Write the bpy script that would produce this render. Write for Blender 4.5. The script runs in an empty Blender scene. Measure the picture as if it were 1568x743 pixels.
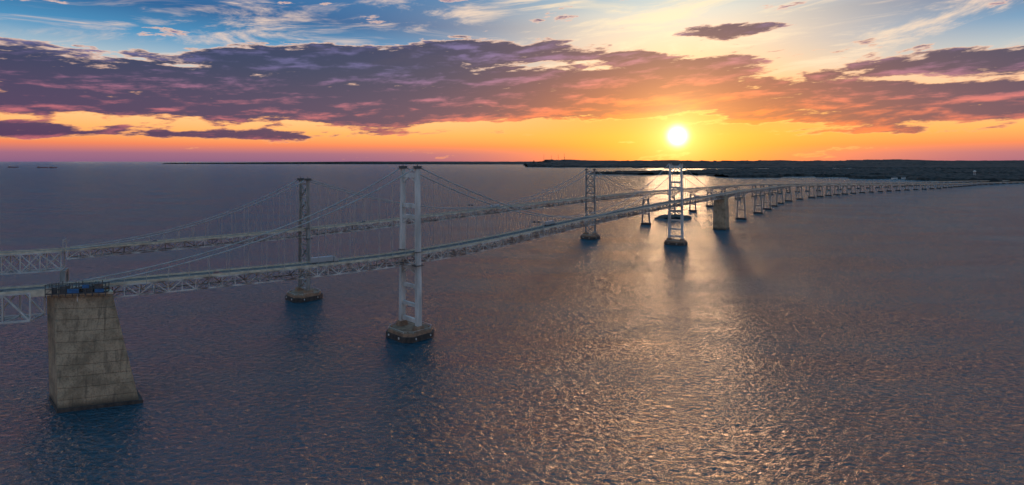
import bpy, math, random
from mathutils import Vector
random.seed(7)
scene=bpy.context.scene
scene.view_settings.view_transform='Standard'
scene.view_settings.look='None'
scene.view_settings.exposure=0
R=math.radians
SUN_AZ, SUN_EL = 16.6, 2.5     # degrees east of the viewing direction, above horizon

# ---------------------------------------------------------------- node helpers
class N:
    """tiny math-node expression wrapper"""
    def __init__(s,nt,sock): s.nt=nt; s.s=sock
    def _m(s,op,b=None,c=None,clamp=False):
        n=s.nt.nodes.new('ShaderNodeMath'); n.operation=op; n.use_clamp=clamp
        for i,v in enumerate((s,b,c)):
            if v is None: continue
            if isinstance(v,N): s.nt.links.new(v.s,n.inputs[i])
            else: n.inputs[i].default_value=v
        return N(s.nt,n.outputs[0])
    def __add__(s,o): return s._m('ADD',o)
    def __sub__(s,o): return s._m('SUBTRACT',o)
    def __mul__(s,o): return s._m('MULTIPLY',o)
    def __truediv__(s,o): return s._m('DIVIDE',o)
    def pw(s,o): return s._m('POWER',o)
    def clamp(s): return (s*1.0)._m('ADD',0.0,clamp=True)
    def exp(s): return s._m('EXPONENT')
    def sqrt(s): return s._m('SQRT')
    def mx(s,o): return s._m('MAXIMUM',o)
    def mn(s,o): return s._m('MINIMUM',o)
    def ss(s,a,b,lo=0.0,hi=1.0):
        n=s.nt.nodes.new('ShaderNodeMapRange'); n.interpolation_type='SMOOTHSTEP'
        s.nt.links.new(s.s,n.inputs['Value'])
        n.inputs['From Min'].default_value=a; n.inputs['From Max'].default_value=b
        n.inputs['To Min'].default_value=lo; n.inputs['To Max'].default_value=hi
        return N(s.nt,n.outputs[0])
def lin(c):
    return tuple(((v/255)/12.92 if v/255<=0.04045 else ((v/255+0.055)/1.055)**2.4) for v in c)+(1,)
def combine(nt,x,y,z):
    n=nt.nodes.new('ShaderNodeCombineXYZ')
    for i,v in enumerate((x,y,z)):
        if isinstance(v,N): nt.links.new(v.s,n.inputs[i])
        else: n.inputs[i].default_value=v
    return n.outputs[0]
def noise(nt,vec,scale,detail=5,rough=0.55,dist=0.0):
    n=nt.nodes.new('ShaderNodeTexNoise'); n.inputs['Scale'].default_value=scale
    n.inputs['Detail'].default_value=detail; n.inputs['Roughness'].default_value=rough
    n.inputs['Distortion'].default_value=dist
    nt.links.new(vec,n.inputs['Vector'])
    return N(nt,n.outputs['Fac'])
def mixc(nt,f,a,b,mode='MIX'):
    n=nt.nodes.new('ShaderNodeMix'); n.data_type='RGBA'; n.blend_type=mode; n.clamp_factor=True
    if isinstance(f,N): nt.links.new(f.s,n.inputs[0])
    else: n.inputs[0].default_value=f
    for v,i in ((a,6),(b,7)):
        if isinstance(v,tuple): n.inputs[i].default_value=v
        else: nt.links.new(v,n.inputs[i])
    return n.outputs[2]
def ramp(nt,fac,stops):
    n=nt.nodes.new('ShaderNodeValToRGB'); cr=n.color_ramp
    while len(cr.elements)<len(stops): cr.elements.new(0.5)
    for e,(p,c) in zip(cr.elements,stops): e.position=p
    for e,(p,c) in zip(cr.elements,stops): e.position=p; e.color=c
    nt.links.new(fac.s,n.inputs[0]); return n.outputs[0]

# ---------------------------------------------------------------- sky
def build_sky():
    w=bpy.data.worlds.new('sky'); scene.world=w; w.use_nodes=True
    w.cycles.sampling_method='NONE'
    nt=w.node_tree; nt.nodes.clear()
    tc=nt.nodes.new('ShaderNodeTexCoord')
    sp=nt.nodes.new('ShaderNodeSeparateXYZ'); nt.links.new(tc.outputs['Generated'],sp.inputs[0])
    x,y,z=[N(nt,sp.outputs[i]) for i in range(3)]
    U=x._m('ARCTAN2',y)*57.2958
    hyp=(x*x+y*y).sqrt().mx(0.0001)
    E=z._m('ARCTAN2',hyp)*57.2958
    Ea=E.mx(0.0)
    P=(Ea/90.0).sqrt()
    def st(lst): return [(math.sqrt(e/90),lin(c)) for e,c in lst]
    far=ramp(nt,P,st([(0,(122,90,130)),(0.7,(170,108,130)),(1.5,(246,132,92)),(2.6,(255,176,98)),
        (4.5,(255,204,142)),(7.0,(242,208,176)),(9,(170,190,202)),(11,(66,142,190)),(13.5,(14,90,148)),(22,(60,134,190)),(45,(108,166,210)),(90,(102,146,186))]))
    near=ramp(nt,P,st([(0,(228,92,54)),(1.0,(253,120,40)),(2.5,(255,142,40)),(4.5,(255,134,48)),(6.5,(254,166,88)),(9,(253,206,150)),
        (12,(250,224,190)),(14.5,(225,224,210)),(17,(140,190,210)),(26,(84,148,198)),(45,(108,166,210)),(90,(102,146,186))]))
    dU=U-SUN_AZ
    g=((dU/17.0).pw(2.0)*-1.0).exp()
    col=mixc(nt,g,far,near)
    warp=noise(nt,combine(nt,U*0.06,E*0.16,3.1),1.0,2)
    wv=(warp-0.5)*5.0
    cu=U*0.10+wv*0.14; ce=E*0.56+wv*0.18-U*0.03
    n1=noise(nt,combine(nt,cu,ce,0.0),1.0,6,0.62)
    n1s=noise(nt,combine(nt,cu,ce-0.28,0.0),1.0,4,0.60)
    n2=noise(nt,combine(nt,U*0.40+wv*.1,E*1.7+wv*0.25-U*0.06,7.7),1.0,4,0.62)
    n3=noise(nt,combine(nt,U*0.06+E*0.07,E*0.42-U*0.04,5.0),1.0,6,0.68,0.7)
    ci=n3.ss(0.48,0.68)*E.ss(6.5,10.0)*E.ss(40.0,20.0)
    col=mixc(nt,ci*0.85,col,mixc(nt,g,lin((244,212,190)),lin((255,236,196))))
    # main cloud deck: (azimuth, elevation, half widths, slope, strength)
    ells=[(-12.0,6.5,22,2.6,0.05,1.35),(-12.0,10.2,18,1.4,0.06,1.15),(-40,7.3,10,1.5,-0.02,1.1),(-33,5.2,11,1.0,0.03,.8),
          (18.5,8.5,7.0,1.7,-.05,1.2),(8.0,6.4,10,2.0,0.0,1.25),(27,5.8,9,1.6,-.05,1.1),(38,4.9,14,1.6,0.0,1.3),
          (41.5,7.9,6,1.0,-0.05,1.15),(20.5,12.3,4.4,.7,0.0,1.0),(12.4,10.3,2.4,.55,0,1.0),(31.5,8.0,3.8,.6,0,.75),
          (-41,2.5,12,.55,0.0,.75),(-18,2.6,14,.4,0.02,.5),(31,2.6,10,.35,0,.55)]
    C=None
    for (u0,e0,ru,re,t,s) in ells:
        du=U-u0
        q=(du*(1/ru)).pw(2.0)+((E-e0-du*t)*(1/re)).pw(2.0)
        gq=(q*q*-0.35-q*0.35).exp()*s
        C=gq if C is None else C+gq
    C=C.mn(1.15)
    D=C+(n1-0.5)*3.2+(n2-0.5)*1.2
    al=D.ss(0.40,0.56)
    dk=D.ss(0.45,0.74)
    gn=((dU/16.0).pw(2.0)*-1.0-((E-4.0)/5.5).pw(2.0)).exp()
    under=((dU/26.0).pw(2.0)*-1.0).exp()*E.ss(6.5,3.0)
    lowc=E.ss(9.5,3.5)
    relief=((n1-n1s)*3.4+(n2-0.5)*1.6+0.12)+gn*0.22+under*0.30
    tex=relief.ss(0.1,1.0)
    darkL=mixc(nt,lowc,lin((22,36,86)),lin((56,36,94)))
    brightL=mixc(nt,lowc,lin((100,94,150)),lin((208,106,122)))
    brightL=mixc(nt,under,brightL,lin((246,108,66)))
    darkL=mixc(nt,tex,darkL,brightL)
    darkS=mixc(nt,tex,lin((140,36,52)),lin((255,104,34)))
    dark=mixc(nt,gn,darkL,darkS)
    lite=mixc(nt,gn,mixc(nt,lowc,lin((236,198,180)),lin((254,168,112))),lin((255,186,84)))
    cc=mixc(nt,dk,lite,dark)
    col=mixc(nt,al*0.98,col,cc)
    hz=E.ss(1.9,0.1)
    col=mixc(nt,hz*0.5,col,mixc(nt,g,lin((136,98,136)),lin((232,102,58))))
    dE=E-SUN_EL
    ang=(dU*dU+dE*dE).sqrt()
    core=((ang/0.85).pw(2.6)*-1.0).exp()*3.5
    halo=((ang/1.9)*-1.0).exp()*1.0
    wide=((ang/6.5)*-1.0).exp()*0.22
    def addg(col,f,c):
        n=nt.nodes.new('ShaderNodeVectorMath'); n.operation='SCALE'; n.inputs[0].default_value=c
        nt.links.new(f.s,n.inputs['Scale'])
        a=nt.nodes.new('ShaderNodeVectorMath'); a.operation='ADD'
        nt.links.new(col,a.inputs[0]); nt.links.new(n.outputs[0],a.inputs[1]); return a.outputs[0]
    col=addg(col,core,(1.0,.86,.6)); col=addg(col,halo,(1.0,.68,.32)); col=addg(col,wide,(1.0,.40,.13))
    bg=nt.nodes.new('ShaderNodeBackground'); nt.links.new(col,bg.inputs[0]); bg.inputs[1].default_value=0.98
    sk=nt.nodes.new('ShaderNodeTexSky'); sk.sky_type='NISHITA'; sk.sun_disc=False
    sk.sun_elevation=R(SUN_EL); sk.sun_rotation=R(SUN_AZ)
    bg2=nt.nodes.new('ShaderNodeBackground'); nt.links.new(sk.outputs[0],bg2.inputs[0]); bg2.inputs[1].default_value=0.02
    ad=nt.nodes.new('ShaderNodeAddShader'); nt.links.new(bg.outputs[0],ad.inputs[0]); nt.links.new(bg2.outputs[0],ad.inputs[1])
    out=nt.nodes.new('ShaderNodeOutputWorld'); nt.links.new(ad.outputs[0],out.inputs[0])
build_sky()

# ---------------------------------------------------------------- materials
def new_mat(name):
    m=bpy.data.materials.new(name); m.use_nodes=True
    nt=m.node_tree; b=nt.nodes['Principled BSDF']; return m,nt,b
def objvec(nt,scale=(1,1,1),rot=(0,0,0)):
    tc=nt.nodes.new('ShaderNodeTexCoord'); mp=nt.nodes.new('ShaderNodeMapping')
    mp.inputs['Scale'].default_value=scale; mp.inputs['Rotation'].default_value=rot
    nt.links.new(tc.outputs['Object'],mp.inputs[0]); return mp.outputs[0]
def noisy(name,c1,c2,scale=0.5,rough=0.6,metal=0.0,vs=(1,1,1),bump=0.0,lo=.35,hi=.65):
    m,nt,b=new_mat(name)
    v=objvec(nt,vs); f=noise(nt,v,scale,6,0.6)
    nt.links.new(mixc(nt,f.ss(lo,hi),c1+(1,),c2+(1,)),b.inputs['Base Color'])
    b.inputs['Roughness'].default_value=rough; b.inputs['Metallic'].default_value=metal
    if bump:
        bp=nt.nodes.new('ShaderNodeBump'); bp.inputs['Distance'].default_value=bump
        nt.links.new(f.s,bp.inputs['Height']); nt.links.new(bp.outputs[0],b.inputs['Normal'])
    return m
M_white=noisy('pale_bridge_paint',(.64,.60,.55),(.42,.39,.35),.15,.45,vs=(1,1,.3))
M_grey=noisy('grey_bridge_paint',(.34,.32,.29),(.18,.155,.135),.2,.5,vs=(1,1,.3))
M_truss=noisy('weathered_truss_paint',(.66,.60,.53),(.14,.09,.07),.12,.55)
M_cable=noisy('cable_paint',(.42,.40,.37),(.30,.28,.26),.2,.5)
M_road=noisy('asphalt',(.05,.05,.05),(.085,.08,.075),.3,.85)
M_mark=noisy('lane_paint',(.7,.7,.68),(.5,.5,.48),1.0,.6)
M_barrier=noisy('barrier_concrete',(.70,.58,.42),(.48,.39,.28),.4,.8)
M_fend=noisy('fender_timber',(.03,.026,.024),(.07,.055,.045),.4,.8,vs=(1,1,.3))
M_cap=noisy('pier_concrete',(.34,.20,.12),(.18,.11,.07),.25,.85)
M_dark=noisy('dark_steel',(.05,.055,.06),(.09,.085,.08),.5,.6)
M_blue=noisy('blue_tarpaulin',(.03,.14,.30),(.02,.08,.2),.8,.6,bump=.05)
M_glass=noisy('vehicle_glass',(.02,.025,.03),(.03,.035,.04),1,.1)
M_tyre=noisy('tyre_rubber',(.02,.02,.02),(.03,.03,.03),1,.8)
M_rock=noisy('rock',(.10,.09,.08),(.05,.045,.04),.1,.9,bump=.5)
M_roof=noisy('roof_shingle',(.10,.09,.09),(.06,.055,.05),.3,.8)
M_wall=noisy('painted_siding',(.6,.58,.54),(.5,.48,.44),.2,.7)
M_red=noisy('red_hull_paint',(.25,.05,.04),(.15,.04,.03),.05,.6)
def concrete():
    m,nt,b=new_mat('stained_concrete')
    v=objvec(nt); f=noise(nt,v,.12,8,.65)
    vs=objvec(nt,(.55,.55,.035)); st=noise(nt,vs,1.0,7,.7)
    fine=noise(nt,v,1.3,6,.65)
    c=mixc(nt,f.ss(.40,.62),(.46,.325,.20,1),(.27,.19,.115,1))
    c=mixc(nt,st.ss(.50,.66)*0.65,c,(.12,.087,.058,1))
    c=mixc(nt,fine.ss(.48,.66)*0.5,c,(.13,.097,.064,1))
    sp=nt.nodes.new('ShaderNodeSeparateXYZ'); nt.links.new(v,sp.inputs[0]); z=N(nt,sp.outputs[2])
    ft=(z/5.2)._m('FRACT')
    joint=ft.ss(.035,.0)
    c=mixc(nt,joint*0.5,c,(.09,.07,.05,1))
    wet=z.ss(5.0,1.0)
    c=mixc(nt,wet*0.85,c,(.03,.028,.024,1))
    nt.links.new(c,b.inputs['Base Color']); b.inputs['Roughness'].default_value=.85
    bp=nt.nodes.new('ShaderNodeBump'); bp.inputs['Distance'].default_value=.25
    nt.links.new((fine-joint*0.8).s,bp.inputs['Height']); nt.links.new(bp.outputs[0],b.inputs['Normal'])
    return m
M_conc=concrete()
M_forest=noisy('forest_canopy',(.008,.009,.008),(.045,.032,.024),.012,1.0,lo=.42,hi=.62)

def water():
    m=bpy.data.materials.new('bay_water'); m.use_nodes=True; nt=m.node_tree; nt.nodes.clear()
    v=objvec(nt,(.6,1.0,1),(0,0,R(12)))
    a=noise(nt,v,.42,4,.58,.5)       # wind waves
    mid=noise(nt,objvec(nt,(.45,1,1),(0,0,R(-6))),.12,3,.6,.4)   # longer chop
    big=noise(nt,objvec(nt,(.5,1,1),(0,0,R(4))),.022,2,.5)   # swell groups
    patch=noise(nt,objvec(nt,(1,2.6,1),(0,0,R(14))),.005,5,.6)
    h=a*(patch.ss(.35,.65,4.6,6.2))+mid*3.6+big*7.0
    bp=nt.nodes.new('ShaderNodeBump'); bp.inputs['Strength'].default_value=1.0
    bp.inputs['Distance'].default_value=1.0
    nt.links.new(h.s,bp.inputs['Height'])
    fr=nt.nodes.new('ShaderNodeFresnel'); fr.inputs['IOR'].default_value=1.62; nt.links.new(bp.outputs[0],fr.inputs['Normal'])
    df=nt.nodes.new('ShaderNodeBsdfDiffuse')
    nt.links.new(mixc(nt,patch.ss(.35,.65),(.008,.036,.054,1),(.014,.050,.072,1)),df.inputs[0])
    gl=nt.nodes.new('ShaderNodeBsdfGlossy'); gl.inputs['Color'].default_value=(.63,.88,1.0,1)
    nt.links.new(patch.ss(.35,.65,.10,.18).s,gl.inputs['Roughness']); nt.links.new(bp.outputs[0],gl.inputs['Normal'])
    mx=nt.nodes.new('ShaderNodeMixShader'); nt.links.new(fr.outputs[0],mx.inputs[0])
    nt.links.new(df.outputs[0],mx.inputs[1]); nt.links.new(gl.outputs[0],mx.inputs[2])
    o=nt.nodes.new('ShaderNodeOutputMaterial'); nt.links.new(mx.outputs[0],o.inputs[0])
    return m
M_water=water()

# ---------------------------------------------------------------- mesh helpers
class Acc:
    def __init__(s): s.v=[]; s.f=[]
    def box8(s,vs):
        i=len(s.v); s.v+= [tuple(p) for p in vs]
        for f in ((0,1,2,3),(7,6,5,4),(0,4,5,1),(1,5,6,2),(2,6,7,3),(3,7,4,0)): s.f.append(tuple(i+k for k in f))
    def beam(s,p,q,w,h,side=None):
        p=Vector(p);q=Vector(q); d=(q-p)
        if d.length<1e-6: return
        d.normalize()
        if side is None:
            side=d.cross(Vector((0,0,1)))
            if side.length<1e-3: side=Vector((1,0,0))
        side=Vector(side); side=(side-d*side.dot(d)).normalized()
        up=side.cross(d).normalized(); a=side*w/2; b=up*h/2
        s.box8([p-a-b,p+a-b,p+a+b,p-a+b,q-a-b,q+a-b,q+a+b,q-a+b])
    def prism(s,bot,top):
        n=len(bot); i=len(s.v); s.v+=[tuple(p) for p in bot]+[tuple(p) for p in top]
        for k in range(n): s.f.append((i+k,i+(k+1)%n,i+n+(k+1)%n,i+n+k))
        s.f.append(tuple(i+k for k in reversed(range(n)))); s.f.append(tuple(i+n+k for k in range(n)))
    def tube(s,pts,r,n=6):
        rings=[]
        for k,p in enumerate(pts):
            p=Vector(p); d=(Vector(pts[min(k+1,len(pts)-1)])-Vector(pts[max(k-1,0)])).normalized()
            a=d.cross(Vector((0,0,1)));  a=a.normalized() if a.length>1e-3 else Vector((1,0,0)); b=a.cross(d)
            rings.append(len(s.v))
            for j in range(n):
                t=2*math.pi*j/n; s.v.append(tuple(p+a*math.cos(t)*r+b*math.sin(t)*r))
        for k in range(len(rings)-1):
            for j in range(n):
                s.f.append((rings[k]+j,rings[k]+(j+1)%n,rings[k+1]+(j+1)%n,rings[k+1]+j))
def link(o): scene.collection.objects.link(o); return o
def obj(name,acc,mat,parent=None):
    me=bpy.data.meshes.new(name); me.from_pydata(acc.v,[],acc.f); me.update()
    import bmesh
    bm=bmesh.new(); bm.from_mesh(me); bmesh.ops.recalc_face_normals(bm,faces=bm.faces); bm.to_mesh(me); bm.free()
    me.materials.append(mat); o=link(bpy.data.objects.new(name,me)); o.parent=parent; return o
def empty(name,loc=(0,0,0)):
    o=link(bpy.data.objects.new(name,None)); o.location=loc; return o

class Path:
    def __init__(s,pts):
        s.ctrl=[Vector(p) for p in pts]; P=s.ctrl; s.pts=[]; s.cs=[]
        for i in range(len(P)-1):
            p0=P[max(i-1,0)];p1=P[i];p2=P[i+1];p3=P[min(i+2,len(P)-1)]
            L=(p2-p1).length; n=max(4,int(L/4))
            m1=(p2-p0)/max(((p1-p0).length+(p2-p1).length),1e-6)*L
            m2=(p3-p1)/max(((p3-p2).length+(p2-p1).length),1e-6)*L
            s.cs.append(len(s.pts))
            for k in range(n):
                t=k/n
                s.pts.append(p1*(2*t**3-3*t*t+1)+m1*(t**3-2*t*t+t)+p2*(-2*t**3+3*t*t)+m2*(t**3-t*t))
        s.cs.append(len(s.pts)); s.pts.append(P[-1].copy())
        s.d=[0]
        for a,b in zip(s.pts,s.pts[1:]): s.d.append(s.d[-1]+(b-a).length)
        s.L=s.d[-1]
    def at(s,x):
        import bisect
        x=min(max(x,0),s.L-1e-3); i=min(bisect.bisect_right(s.d,x)-1,len(s.pts)-2)
        t=(x-s.d[i])/(s.d[i+1]-s.d[i]); return s.pts[i].lerp(s.pts[i+1],t)
    def fr(s,x):
        p=s.at(x); t=s.at(x+3)-s.at(x-3); t.z=0; t.normalize(); return p,t,Vector((-t.y,t.x,0))
    def sc(s,i): return s.d[s.cs[i]]
UP=Vector((0,0,1))
def strip(acc,path,s0,s1,ya,yb,za,zb,step=6):
    """rectangular section swept along path; y across, z relative to the road surface"""
    n=max(1,int((s1-s0)/step)); idx=[]
    for k in range(n+1):
        p,t,nn=path.fr(s0+(s1-s0)*k/n); i=len(acc.v); idx.append(i)
        for (yy,zz) in ((ya,za),(yb,za),(yb,zb),(ya,zb)): acc.v.append(tuple(p+nn*yy+UP*zz))
    for a,b in zip(idx,idx[1:]):
        for j in range(4): acc.f.append((a+j,a+(j+1)%4,b+(j+1)%4,b+j))
    acc.f.append((idx[0],idx[0]+1,idx[0]+2,idx[0]+3)); acc.f.append((idx[-1]+3,idx[-1]+2,idx[-1]+1,idx[-1]))

def truss(acc,path,s0,s1,hw,ztop,depth,panel,chord=.5,web=.3,xbr=False):
    """two-plane truss; depth may be a function of position"""
    df=depth if callable(depth) else (lambda s:depth)
    n=max(2,int(round((s1-s0)/panel))); n+=n%2
    st=[s0+(s1-s0)*k/n for k in range(n+1)]
    prev=None
    for k,s in enumerate(st):
        p,t,nn=path.fr(s); row=[]
        for sd in (-1,1):
            T=p+nn*hw*sd+UP*ztop; B=p+nn*hw*sd+UP*(ztop-df(s)); row.append((T,B))
            acc.beam(T,B,web,web,t)
        acc.beam(row[0][1],row[1][1],web,web); acc.beam(row[0][0],row[1][0],web*1.4,web*1.8)
        if prev:
            for j in (0,1):
                acc.beam(prev[j][0],row[j][0],chord,chord); acc.beam(prev[j][1],row[j][1],chord,chord)
                if k%2: acc.beam(prev[j][1],row[j][0],web*1.15,web*1.15)
                else: acc.beam(prev[j][0],row[j][1],web*1.15,web*1.15)
                if xbr:
                    if k%2: acc.beam(prev[j][0],row[j][1],web*.9,web*.9)
                    else: acc.beam(prev[j][1],row[j][0],web*.9,web*.9)
            a,b=(0,1) if k%2 else (1,0)
            acc.beam(prev[a][1],row[b][1],web*.8,web*.8)
        prev=row

def octa(c,t,n,a,b,ch,z):
    pts=[(-a,-b+ch),(-a+ch,-b),(a-ch,-b),(a,-b+ch),(a,b-ch),(a-ch,b),(-a+ch,b),(-a,b-ch)]
    return [Vector((c.x,c.y,0))+t*x+n*y+UP*z for x,y in pts]
def pier_base(par,c,t,n,a,b,h):
    f=Acc(); f.prism(octa(c,t,n,a,b,5,-4),octa(c,t,n,a,b,5,h*.62)); obj('fender',f,M_fend,par)
    k=Acc(); k.prism(octa(c,t,n,a-1.0,b-1.0,4.6,h*.62+.003),octa(c,t,n,a-1.2,b-1.2,4.6,h)); 
    for sx in (-1,1):
        for sy in (-1,1):
            q=Vector((c.x,c.y,0))+t*sx*(a-4.5)+n*sy*(b-5)
            k.beam(q+UP*h,q+UP*(h+1.1),.9,.9,t)
    obj('pier_cap',k,M_cap,par)
    rl=Acc(); ring=octa(c,t,n,a-1.6,b-1.6,4.5,h+1.1)
    for i in range(8):
        rl.beam(ring[i],ring[(i+1)%8],.14,.14)
        rl.beam(ring[i]-UP*1.1,ring[i],.14,.14,t)
    obj('pier_railing',rl,M_white,par)
    wm=Acc()
    for sx,sy in ((-1,-.5),(-1,.5),(1,-.5),(1,.5),(-.5,-1),(.5,-1)):   # white fender markers
        q=Vector((c.x,c.y,0))+t*sx*(a+.12)*(1 if abs(sx)==1 else .9)+n*sy*(b+.12 if abs(sy)==1 else b*.8)
        wm.beam(q+UP*1.6,q+UP*2.8,.5,1.1,t)
    obj('fender_markers',wm,M_white,par)

def tower(par,c,t,n,top,style,deckz):
    A=Acc(); base=5.5
    pier_base(par,c,t,n,13.0,14.5 if style=='portal' else 13,base)
    c0=Vector((c.x,c.y,0)); sb,stp=(9.4,8.2) if style=='portal' else (8.2,7.0)
    def lp(sd,z):
        f=(z-base)/(top-base); return c0+n*sd*(sb+(stp-sb)*f)+UP*z
    lw,ld=(2.9,3.6) if style=='portal' else (2.1,2.6)
    ped=Acc()
    for sd in (-1,1):
        ped.prism(octa(lp(sd,base),t,n,3.6,3.2,.8,base),octa(lp(sd,base),t,n,2.9,2.5,.6,base+3.0))
        segs=[base+3,base+(top-base)*.33,base+(top-base)*.66,top]
        for k in range(3):
            f=1-.08*k; A.beam(lp(sd,segs[k]),lp(sd,segs[k+1]),lw*f,ld*f,n)
    obj('leg_pedestals',ped,M_cap,par)
    def strut(z,h,w=1.8): A.beam(lp(-1,z),lp(1,z),w,h)
    if style=='portal':
        for z,h in ((top-4.5,3.2),(88,2.6),(80.5,2.6),(47,3.4),(34.0,2.2),(21.5,2.2),(11.2,2.6)): strut(z,h)
        for z in (top-6,79.2,45.3):
            for sd in (-1,1):
                A.beam(lp(sd,z-3.8),lp(sd,z)*.62+lp(-sd,z)*.38,1.2,1.0)
        for k in (-.35,0,.35):
            a=lp(-1,80.5)*(.5-k)+lp(1,80.5)*(.5+k); A.beam(a,a+UP*7.5,.6,.6,n)
    else:
        zs=[base+3,20,34,46.5]; zt=[deckz+6,deckz+6+(top-3-deckz-6)/3,deckz+6+(top-3-deckz-6)*2/3,top-3]
        for arr in (zs,zt):
            for z in arr: strut(z,1.3,1.2)
            for z0,z1 in zip(arr,arr[1:]):
                A.beam(lp(-1,z0),lp(1,z1),.9,.9); A.beam(lp(1,z0)+t*.95,lp(-1,z1)+t*.95,.9,.9)
    obj('tower_frame',A,M_white if style=='portal' else M_grey,par)
    S=Acc()
    for sd in (-1,1):
        p=lp(sd,top); S.beam(p-t*2.6+UP*.9,p+t*2.6+UP*.9,2.2,1.8); S.beam(p-t*3.4+UP*.1,p+t*3.4+UP*.1,3.6,.25)
        for a in (-3.2,3.2):
            for b in (-1.6,1.6): S.beam(p+t*a+n*b,p+t*a+n*b+UP*1.5,.12,.12,t)
            S.beam(p+t*a-n*1.6+UP*1.5,p+t*a+n*1.6+UP*1.5,.12,.12)
        S.beam(p+UP*1.8,p+UP*3.6,.35,.35,t)
    for sd in (-1,1):
        p=lp(sd,deckz-7.5); S.beam(p-t*3.2,p+t*3.2,4.6,.5)
        p=lp(sd,deckz+1.5); S.beam(p-t*2.6,p+t*2.6,3.8,.4)
    obj('cable_saddles_and_platforms',S,M_dark,par)
    return lambda sd:lp(sd,top)+UP*1.5

def portal_pier(acc,cacc,p,t,n,hw,topz):
    """concrete portal bent with arched head on a footing"""
    c0=Vector((p.x,p.y,0)); w=2.6 if topz>30 else 1.8
    for sd in (-1,1):
        b=c0+n*sd*(hw+ (1.6 if topz>30 else .3)); tt=c0+n*sd*(hw-.5)+UP*topz
        acc.beam(b+UP*1,tt,w,w*1.15,n)
        k=c0+n*sd*(hw*.25)+UP*(topz-1.2)
        acc.beam(c0+n*sd*(hw)+UP*(topz-6 if topz>20 else topz-2.5),k,w*.7,1.3)
    acc.beam(c0-n*(hw+1.2)+UP*(topz-.9),c0+n*(hw+1.2)+UP*(topz-.9),w*.95,1.8)
    if topz>38: acc.beam(c0-n*hw+UP*topz*.42,c0+n*hw+UP*topz*.42,w*.6,2.0)
    cacc.prism(octa(c0,t,n,w*1.6,hw+3.8,1.4,-3),octa(c0,t,n,w*1.6,hw+3.8,1.4,3.2))

def roadway(par,path,hw):
    a=Acc(); strip(a,path,0,path.L,-hw,hw,-.55,0,8); obj('road_deck',a,M_road,par)
    b=Acc()
    for sd in (-1,1):
        y0,y1=sorted((sd*(hw+.003),sd*(hw+.4))); strip(b,path,0,path.L,y0,y1,-.6,.85,8)
    obj('parapets',b,M_barrier,par)
    m=Acc()
    for y in ([-2,2] if hw>5 else [0]):
        s=2
        while s<1500: strip(m,path,s,s+3,y-.1,y+.1,.004,.012,3); s+=12
    for sd in (-1,1): strip(m,path,0,1500,sd*(hw-.6)-.09,sd*(hw-.6)+.09,.004,.012,8)
    obj('lane_markings',m,M_mark,par)
    r=Acc()
    for sd in (-1,1):
        y=sd*(hw+.2)
        strip(r,path,0,1600,y-.05,y+.05,1.25,1.37,6)
        s=0
        while s<1500:
            p,t,nn=path.fr(s); r.beam(p+nn*y+UP*.85,p+nn*y+UP*1.25,.1,.1,t); s+=3
    obj('railing',r,M_cable,par)

def suspension(par,path,i0,i1,i2,i3,hw,tops,style,tdepth,panel,mat):
    s0,s1,s2,s3=[path.sc(i) for i in (i0,i1,i2,i3)]
    for s,tp in ((s1,tops[0]),(s2,tops[1])):
        p,t,n=path.fr(s)
        tower(par,p,t,n,tp,style,p.z)
    tr=Acc(); truss(tr,path,s0,s3,hw+.9,-.7,tdepth,panel,.62,.40); obj('stiffening_truss',tr,mat,par)
    C=Acc(); H=Acc(); cy=8.2 if style=='portal' else 7.0
    mid=(s1+s2)/2
    for sd in (-1,1):
        def cz(s):
            if s<s1:
                f=(s-s0)/(s1-s0); za=path.at(s0).z+.8; zb=tops[0]+1.5; return za+(zb-za)*f-4*9.5*f*(1-f)
            if s>s2:
                f=(s3-s)/(s3-s2); za=path.at(s3).z+.8; zb=tops[1]+1.5; return za+(zb-za)*f-4*9.5*f*(1-f)
            f=(s-s1)/(s2-s1); zl=tops[0]+1.5+(tops[1]-tops[0])*f
            zm=path.at(mid).z+2.6; sag=(tops[0]+tops[1])/2+1.5-zm; return zl-4*sag*f*(1-f)
        def cp(s):
            p,t,n=path.fr(s); f=min(1,max(0,(cz(s)-p.z)/45)); return Vector((p.x,p.y,0))+n*sd*cy+UP*cz(s)
        for a,b in ((s0,s1),(s1,s2),(s2,s3)):
            k=int((b-a)/7); C.tube([cp(a+(b-a)*j/k) for j in range(k+1)],.40,6)
            m=int((b-a)/9)
            for j in range(1,m):
                s=a+(b-a)*j/m; q=cp(s); dz=path.at(s).z
                if q.z-dz>1.5: H.beam(q,Vector((q.x,q.y,dz-.7)),.22,.22)
    obj('main_cables',C,M_cable,par); obj('suspender_ropes',H,M_cable,par)
    return s0,s1,s2,s3

# ---------------------------------------------------------------- bridge with portal towers (nearer)
F=Path([(-620,150,48),(-420,215,52),(-262,262,55),(-214,275,56.5),(-69,376,56),(82,583,58.8),(233,790,61),(362,964,60.5),
        (465,1127,58.5),(556,1254,55.5),(822,1644,46),(1169,1967,34),(1475,2180,26.5),(1837,2400,20),(2363,2780,11),(2900,3070,6)])
fb=empty('suspension_bridge')
roadway(fb,F,5.8)
s0,s1,s2,s3=suspension(fb,F,3,4,6,7,5.8,(113,114.5),'portal',5.6,6.2,M_truss)
a=Acc(); truss(a,F,0,s0-17,6.0,-.7,13.0,11,.85,.6); obj('approach_truss',a,M_white,fb)
a=Acc(); strip(a,F,s0-17,s0,-6.2,6.2,-2.6,-.605,6); obj('deck_over_anchorage',a,M_barrier,fb)
vs=s3+14; bents=[F.sc(8),F.sc(9)]
s=F.sc(9)+125
while s<F.sc(9)+620: bents.append(s); s+=112
while s<F.L-60: bents.append(s); s+=72
a=Acc(); ends=[vs]+bents[:6]
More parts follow.
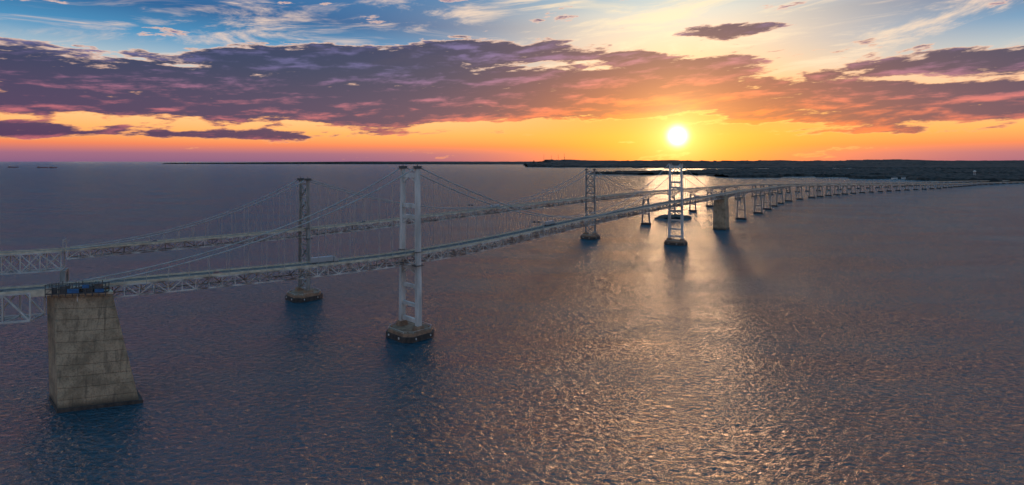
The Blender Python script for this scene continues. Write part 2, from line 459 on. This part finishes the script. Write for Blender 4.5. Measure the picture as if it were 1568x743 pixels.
def haunch(s):
    for p,q in zip(ends,ends[1:]):
        if p<=s<=q+.01:
            f=(s-p)/(q-p); return 5.0+8.0*(2*f-1)**4 
    return 5
truss(a,F,vs,ends[-1],5.6,-.7,haunch,10,.8,.5); obj('haunched_deck_truss',a,M_truss,fb)
g=Acc(); 
for y in (-4.2,-1.4,1.4,4.2): strip(g,F,ends[-1],F.L,y-.35,y+.35,-3.4,-.62,14)
obj('plate_girders',g,M_truss,fb)
pc=Acc(); pf=Acc()
for i,s in enumerate(bents):
    p,t,n=F.fr(s); dep=13.7 if i<6 else 3.4
    portal_pier(pc,pf,p,t,n,6.4 if p.z>30 else 5,max(p.z-dep,2.5))
obj('viaduct_bents',pc,noisy('bent_concrete',(.42,.36,.30),(.30,.25,.20),.2,.8),fb); obj('bent_footings',pf,M_fend,fb)

# near anchorage block
an=Acc()
bot=[(-213,260.5),(-181,271),(-202,294),(-224,286),(-229,275)]
top=[(-221,268),(-195.5,271.5),(-213,290),(-227,284.5),(-230.5,275)]
an.prism([Vector((x,y,-3)) for x,y in bot],[Vector((x,y,53.2)) for x,y in top]); obj('anchorage_block',an,M_conc,fb)
cp=Acc()
cen=Vector((-215,278,0))
def grow(pts,k,z): return [Vector((cen.x+(x-cen.x)*k,cen.y+(y-cen.y)*k,z)) for x,y in pts]
cp.prism(grow(top,1.03,53.203),grow(top,1.03,54.4)); obj('anchorage_coping',cp,M_barrier,fb)
ft=Acc(); ft.prism(grow(bot,1.03,-4),grow(bot,1.03,1.6)); obj('anchorage_footing',ft,M_fend,fb)
p,t,n=F.fr(s3+4)
an=Acc(); an.prism(octa(p,t,n,15,11,1.5,-3),octa(p,t,n,11.0,9.5,1.2,p.z-2.7)); obj('anchorage_block_far',an,M_conc,fb)
# maintenance platform beside the road on the near anchorage
sc=Acc(); tarp=Acc()
o=Vector((-222.5,264.6,54.4)); d=Vector((27,4.2,0)).normalized(); nn=Vector((-d.y,d.x,0))
for k in range(10):
    q=o+d*k*2.9
    for w in (0,3.0): sc.beam(q+nn*w-UP*1.5,q+nn*w+UP*(4.6+ (k%3)*.5),.3,.3,d)
    sc.beam(q+UP*2.4,q+nn*3+UP*2.4,.2,.2); sc.beam(q+UP*4.4,q+nn*3+UP*4.4,.2,.2)
for z in (0.2,2.4,4.4):
    for w in (0,3.0): sc.beam(o+nn*w+UP*z,o+d*26.1+nn*w+UP*z,.3,.3)
sc.beam(o+nn*1.5+UP*-.1,o+d*26.1+nn*1.5-UP*.1,3.2,.2)
for k in range(0,9,1): sc.beam(o+d*k*2.9,o+d*(k+1)*2.9+UP*2.4,.16,.16)
for k,(ln,hh) in enumerate(((3.6,3.0),(3.4,3.6),(3.2,2.2),(4.0,3.2),(2.4,4.4))):
    q=o+d*(1+k*5.0)+nn*1.5+UP*.02; sc.beam(q+UP*hh/2,q+d*ln+UP*hh/2,2.2,hh)
obj('scaffold_platform',sc,M_dark,fb)
for a0,a1,z0,z1 in ((9.5,14.5,.3,2.3),(16,19,2.5,4.2),(21.5,25.5,.3,2.0)):
    tarp.beam(o+d*a0-nn*.2+UP*(z0+z1)/2,o+d*a1-nn*.2+UP*(z0+z1)/2,.06,z1-z0)
obj('tarpaulins',tarp,M_blue,fb)

# ---------------------------------------------------------------- older parallel bridge (farther)
B=Path([(-760,250,50),(-560,312,53),(-345,372,56),(-307,384,57),(-179,478,59.5),(-30,664,61.0),(120,850,62.5),(249,1034,60.5),
        (457,1355,53),(700,1720,44),(1040,2080,33),(1400,2330,25.5),(1850,2610,18),(2400,2990,11),(2950,3250,6)])
bb=empty('suspension_bridge')
roadway(bb,B,4.4)
t0,t1,t2,t3=suspension(bb,B,3,4,6,7,4.4,(101.5,104.5),'lattice',5.2,6.4,M_truss)
a=Acc(); truss(a,B,0,t0-3,4.8,-.7,12.5,11,.8,.55,True); obj('approach_truss',a,M_white,bb)
a=Acc(); s=t3+160
bents=[t3+1]; 
while s<t3+900: bents.append(s); s+=165
while s<B.L-60: bents.append(s); s+=80
ends=bents[:6]
truss(a,B,ends[0],ends[-1],4.6,-.7,haunch,10,.7,.45); obj('haunched_deck_truss',a,M_truss,bb)
g=Acc()
for y in (-3.2,0,3.2): strip(g,B,ends[-1],B.L,y-.35,y+.35,-3.4,-.62,14)
obj('plate_girders',g,M_truss,bb)
pc=Acc(); pf=Acc()
for i,s in enumerate([t0-2]+bents):
    p,t,n=B.fr(s); portal_pier(pc,pf,p,t,n,5.4,max(p.z-(13.7 if i<7 else 3.4),2.5))
obj('viaduct_bents',pc,M_grey,bb); obj('bent_footings',pf,M_fend,bb)
def gantry(path,s,hw):
    p,t,n=path.fr(s); e=empty('sign_gantry'); G=Acc()
    for sd in (-1,1):
        q=p+n*sd*(hw+1.2); G.beam(q-UP*1.5,q+UP*7,.45,.45,t)
    for z in (5.6,7.0): G.beam(p-n*(hw+1.2)+UP*z,p+n*(hw+1.2)+UP*z,.3,.3)
    k=8
    for j in range(k):
        y0=-(hw+1.2)+2*(hw+1.2)*j/k; y1=y0+2*(hw+1.2)/k
        G.beam(p+n*y0+UP*(5.6 if j%2 else 7),p+n*y1+UP*(7 if j%2 else 5.6),.15,.15)
    obj('gantry_frame',G,M_cable,e)
    S=Acc()
    for y in (-2.2,2.2): S.beam(p+n*(y-1)-t*.4+UP*6.3,p+n*(y+1)-t*.4+UP*6.3,.12,1.6)
    obj('lane_signals',S,M_dark,e)
gantry(B,B.sc(3)-2,4.4); gantry(F,s1+150,5.8); gantry(B,t1+210,4.4)

# ---------------------------------------------------------------- vehicles
def vehicle(name,path,s,y,kind,col,rev=False):
    p,t,n=path.fr(s); ps=path.at(s+2)-path.at(s-2); ps.normalize()
    if rev: ps=-ps
    side=ps.cross(UP).normalized(); up=side.cross(ps)
    p=p+n*y
    def W(x,yy,z): return p+ps*x+side*yy+up*z
    e=empty(name); mat=noisy('paint_'+name,col,tuple(c*.85 for c in col),1,.35)
    Bd=Acc(); G=Acc(); T=Acc()
    def ext(acc,prof,w0,w1=None):
        w1=w1 or w0; k=len(prof)
        acc.prism([W(x,-w0 if z<1.0 or w1==w0 else -w1,z) for x,z in prof],[W(x,w0 if z<1.0 or w1==w0 else w1,z) for x,z in prof])
    if kind=='car':
        ext(Bd,[(-2.2,.35),(2.2,.35),(2.25,.75),(1.3,.92),(-2.1,.98),(-2.25,.8)],.9)
        ext(G,[(-1.9,.96),(1.1,.93),(.35,1.42),(-1.3,1.44)],.78,.66)
        ext(Bd,[(.3,1.43),(-1.25,1.45),(-1.2,1.5),(.2,1.49)],.66)
        ax=(-1.35,1.35); r=.34; hw=.85
    else:
        ext(Bd,[(-8,1.1),(5.0,1.1),(5.0,4.0),(-8,4.0)],1.25)
        ext(Bd,[(5.5,.6),(8.2,.6),(8.3,1.7),(7.7,1.9),(7.3,3.1),(6.2,3.6),(5.5,3.6)],1.15)
        ext(G,[(7.38,2.95),(7.75,1.95),(7.8,1.95),(7.43,2.95)],1.0)
        ext(T,[(-7.5,.8),(7.9,.8),(7.9,1.05),(-7.5,1.05)],.5)
        ax=(-7,-5.8,5.9,7.4); r=.5; hw=1.1
    for x in ax:
        for sd in (-1,1):
            ring=[(x+r*math.cos(a*math.pi/5),r+r*math.sin(a*math.pi/5)) for a in range(10)]
            T.prism([W(q,sd*hw-.1,z) for q,z in ring],[W(q,sd*hw+.1,z) for q,z in ring])
    obj('body',Bd,mat,e); obj('windows',G,M_glass,e); obj('wheels',T,M_tyre,e)
cols=[(.6,.6,.6),(.05,.05,.06),(.3,.03,.03),(.7,.7,.7),(.05,.08,.2),(.25,.25,.27)]
for i,(pa,s,y,k) in enumerate([(F,s0-70,-3.8,'car'),(F,s0-34,0,'car'),(F,s0+60,-3.8,'car'),(F,s0+118,0,'truck'),(F,s1+45,-3.8,'car'),
        (F,s1+90,0,'car'),(F,s1+180,3.6,'truck'),(F,s1+290,-3.8,'car'),(F,s2+40,0,'car'),(F,s2+90,0,'truck'),
        (B,t0-60,-2,'car'),(B,t0+50,2,'car'),(B,t0+130,-2,'car'),(B,t1+60,2,'car'),(B,t1+250,-2,'truck'),(B,t1+360,2,'car'),(F,s0-120,0,'truck')]):
    vehicle('car' if k=='car' else 'box_truck',pa,s,y,k,cols[i%6] if k=='car' else (.4,.4,.4),pa is B)

# ---------------------------------------------------------------- water
w=Acc(); Lw=160000
w.v=[(-Lw,-Lw,0),(Lw,-Lw,0),(Lw,Lw,0),(-Lw,Lw,0)]; w.f=[(0,1,2,3)]
obj('bay_water',w,M_water)

# ---------------------------------------------------------------- land
from mathutils import noise as mn
def inside(x,y,poly):
    c=False; j=len(poly)-1
    for i in range(len(poly)):
        xi,yi=poly[i];xj,yj=poly[j]
        if (yi>y)!=(yj>y) and x<(xj-xi)*(y-yi)/(yj-yi)+xi: c=not c
        j=i
    return c
def land(name,poly,cx,cy,hfun,jit,mat=None,trees=True):
    xs=[p[0] for p in poly]; ys=[p[1] for p in poly]
    nx=int((max(xs)-min(xs))/cx)+1; ny=int((max(ys)-min(ys))/cy)+1
    V={};A=Acc()
    def vid(i,j):
        if (i,j) in V: return V[(i,j)]
        x=min(xs)+i*cx; y=min(ys)+j*cy
        x2=x+jit*mn.noise(Vector((x*.004,y*.004,1))); y2=y+jit*mn.noise(Vector((x*.004,y*.004,9)))
        ok=inside(x2,y2,poly)
        if ok:
            op=mn.noise(Vector((x*.0016,y*.0016,4)))
            tree=(0 if op>.33 or not trees else random.uniform(8,19)+8*max(0,mn.noise(Vector((x*.003,y*.003,2))))) 
            z=hfun(x,y)+tree+1
        else: z=-2
        A.v.append((x+random.uniform(-.35,.35)*cx,y+random.uniform(-.35,.35)*cy,z)); V[(i,j)]=(len(A.v)-1,ok); return V[(i,j)]
    for i in range(nx):
        for j in range(ny):
            q=[vid(i,j),vid(i+1,j),vid(i+1,j+1),vid(i,j+1)]
            if any(k[1] for k in q): A.f.append(tuple(k[0] for k in q))
    e=empty(name)
    obj('canopy' if trees else 'rocks',A,mat or M_forest,e)
    return e
flat=lambda x,y:2
land('wooded_shore',[(1590,5279),(1570,4361),(1575,3858),(2045,4179),(2442,4361),(2386,3715),(2507,3459),(2649,3235),(2880,3090),(3400,2980),(5200,2800),(8500,2700),
    (8500,7600),(4200,7700),(2300,6900)],26,30,flat,260)
land('wooded_peninsula',[(690,5150),(900,4950),(1214,4800),(1560,5100),(1700,6200),(1300,5750),(944,5600)],24,26,flat,120)
land('distant_mainland',[(300,11500),(900,10400),(2400,10300),(3000,9100),(6000,9300),(9500,8800),(16500,8600),(20000,17000),(1200,17000)],75,90,
     lambda x,y:2+max(0,(y-9500))/7500*(125+55*mn.noise(Vector((x*.0004,y*.0003,0)))+18*mn.noise(Vector((x*.002,y*.001,5)))),900)
land('distant_shore',[(-15500,25000),(-12000,24000),(-5000,22000),(-1000,20500),(2500,19000),(3500,24000),(-15500,27000)],150,160,
     lambda x,y:2+max(0,min(1,(y-20500)/3500))*85*max(.3,min(1,(x+16000)/9000)),1500)
land('rocky_islet',[(295,1150),(318,1138),(350,1140),(378,1158),(358,1180),(320,1176)],4,5,
     lambda x,y:max(0,5*(1-((x-336)/42)**2-((y-1158)/22)**2))+1.8*random.random(),4,M_rock,False)

def house(x,y,sx,sy,h,ang):
    e=empty('house',(0,0,0)); c=Vector((x,y,3)); d=Vector((math.cos(ang),math.sin(ang),0)); n=Vector((-d.y,d.x,0))
    A=Acc(); A.prism([c-d*sx-n*sy,c+d*sx-n*sy,c+d*sx+n*sy,c-d*sx+n*sy],[c-d*sx-n*sy+UP*h,c+d*sx-n*sy+UP*h,c+d*sx+n*sy+UP*h,c-d*sx+n*sy+UP*h]); obj('walls',A,M_wall,e)
    Rf=Acc(); k=1.1; z=h+.003
    Rf.v=[tuple(q) for q in (c-d*sx*k-n*sy*k+UP*z,c+d*sx*k-n*sy*k+UP*z,c+d*sx*k+n*sy*k+UP*z,c-d*sx*k+n*sy*k+UP*z,c-d*sx*k+UP*(z+sy*.8),c+d*sx*k+UP*(z+sy*.8))]
    Rf.f=[(0,1,5,4),(2,3,4,5),(0,4,3),(1,2,5),(0,3,2,1)]; obj('roof',Rf,M_roof,e)
    Wn=Acc()
    for a in (-.6,-.2,.2,.6):
        q=c+d*sx*a-n*(sy+.03)+UP*h*.55; Wn.beam(q-d*.8,q+d*.8,.06,1.6)
    obj('windows',Wn,M_glass,e)
for i in range(16):
    f=i/15; x=2450+f*900+random.uniform(-20,20); y=3560-f*570+random.uniform(-10,40)
    house(x,y,random.uniform(9,18),random.uniform(7,10),random.uniform(6,11),random.uniform(-.5,.3))
e=empty('water_tower'); A=Acc(); c=Vector((3250,3900,0))
for k in range(6):
    a=k*math.pi/3; A.beam(c+Vector((math.cos(a)*9,math.sin(a)*9,0)),c+Vector((math.cos(a)*6,math.sin(a)*6,38)),1.1,1.1)
rings=[(0,38),(6,39),(9,42),(9.5,45),(8,49),(4,52),(0,53)]
for (r0,z0),(r1,z1) in zip(rings,rings[1:]):
    i=len(A.v)
    for r,z in ((r0,z0),(r1,z1)):
        for j in range(14): A.v.append((c.x+r*math.cos(j*math.tau/14),c.y+r*math.sin(j*math.tau/14),z))
    for j in range(14): A.f.append((i+j,i+(j+1)%14,i+14+(j+1)%14,i+14+j))
obj('tank_and_legs',A,M_wall,e)
def mast(x,y,h):
    e=empty('radio_mast'); A=Acc(); c=Vector((x,y,20)); k=int(h/18)
    for a in range(3):
        o=Vector((math.cos(a*2.094),math.sin(a*2.094),0))*3.2
        A.beam(c+o,c+o*.5+UP*h,1.3,1.3)
        o2=Vector((math.cos((a+1)*2.094),math.sin((a+1)*2.094),0))*3.2
        for j in range(k): A.beam(c+o*(1-.5*j/k)+UP*h*j/k,c+o2*(1-.5*(j+1)/k)+UP*h*(j+1)/k,.8,.8)
    obj('lattice',A,M_dark,e)
for x,h in ((640,240),(780,215),(935,230),(1030,250),(1040,190)): mast(x,10900+random.uniform(0,400),h)

def ship(x,y,L,ang):
    e=empty('cargo_ship'); d=Vector((math.cos(ang),math.sin(ang),0)); n=Vector((-d.y,d.x,0)); c=Vector((x,y,0))
    A=Acc(); pr=[(-.5,-.07),(.38,-.075),(.5,0),(.38,.075),(-.5,.07)]
    A.prism([c+d*a*L*.97+n*b*L-UP*2 for a,b in pr],[c+d*a*L+n*b*L+UP*13 for a,b in pr]); obj('hull',A,M_red,e)
    S=Acc(); q=c-d*L*.4; S.beam(q+UP*22,q+d*14+UP*22,20,16); S.beam(q+d*4+UP*33,q+d*8+UP*33,6,7)
    for k in range(3): u=c+d*(-.2+.22*k)*L; S.beam(u+UP*13,u+UP*26,2,2); S.beam(u+UP*25,u+d*16+UP*20,1.5,1.5)
    obj('superstructure_and_cranes',S,M_grey,e)
ship(-9250,10300,180,.1); ship(-8200,9700,170,.15); ship(-7850,9500,130,0)

# ---------------------------------------------------------------- sun + camera
az,el=R(SUN_AZ),R(SUN_EL)
sd=Vector((math.sin(az)*math.cos(el),math.cos(az)*math.cos(el),math.sin(el)))
L=bpy.data.lights.new('sun','SUN'); L.energy=0.19; L.angle=R(6.0); L.color=(1.0,.42,.20)
so=link(bpy.data.objects.new('sun',L)); so.rotation_euler=sd.to_track_quat('Z','Y').to_euler(); so.location=(0,0,300)
cam=bpy.data.cameras.new('camera'); co=link(bpy.data.objects.new('camera',cam))
co.location=(0,0,118); co.rotation_euler=(R(90),0,0)
cam.sensor_width=36; cam.lens=36*850/1568; cam.shift_y=-(371.5-247)/1568
cam.clip_start=1; cam.clip_end=400000
scene.camera=co
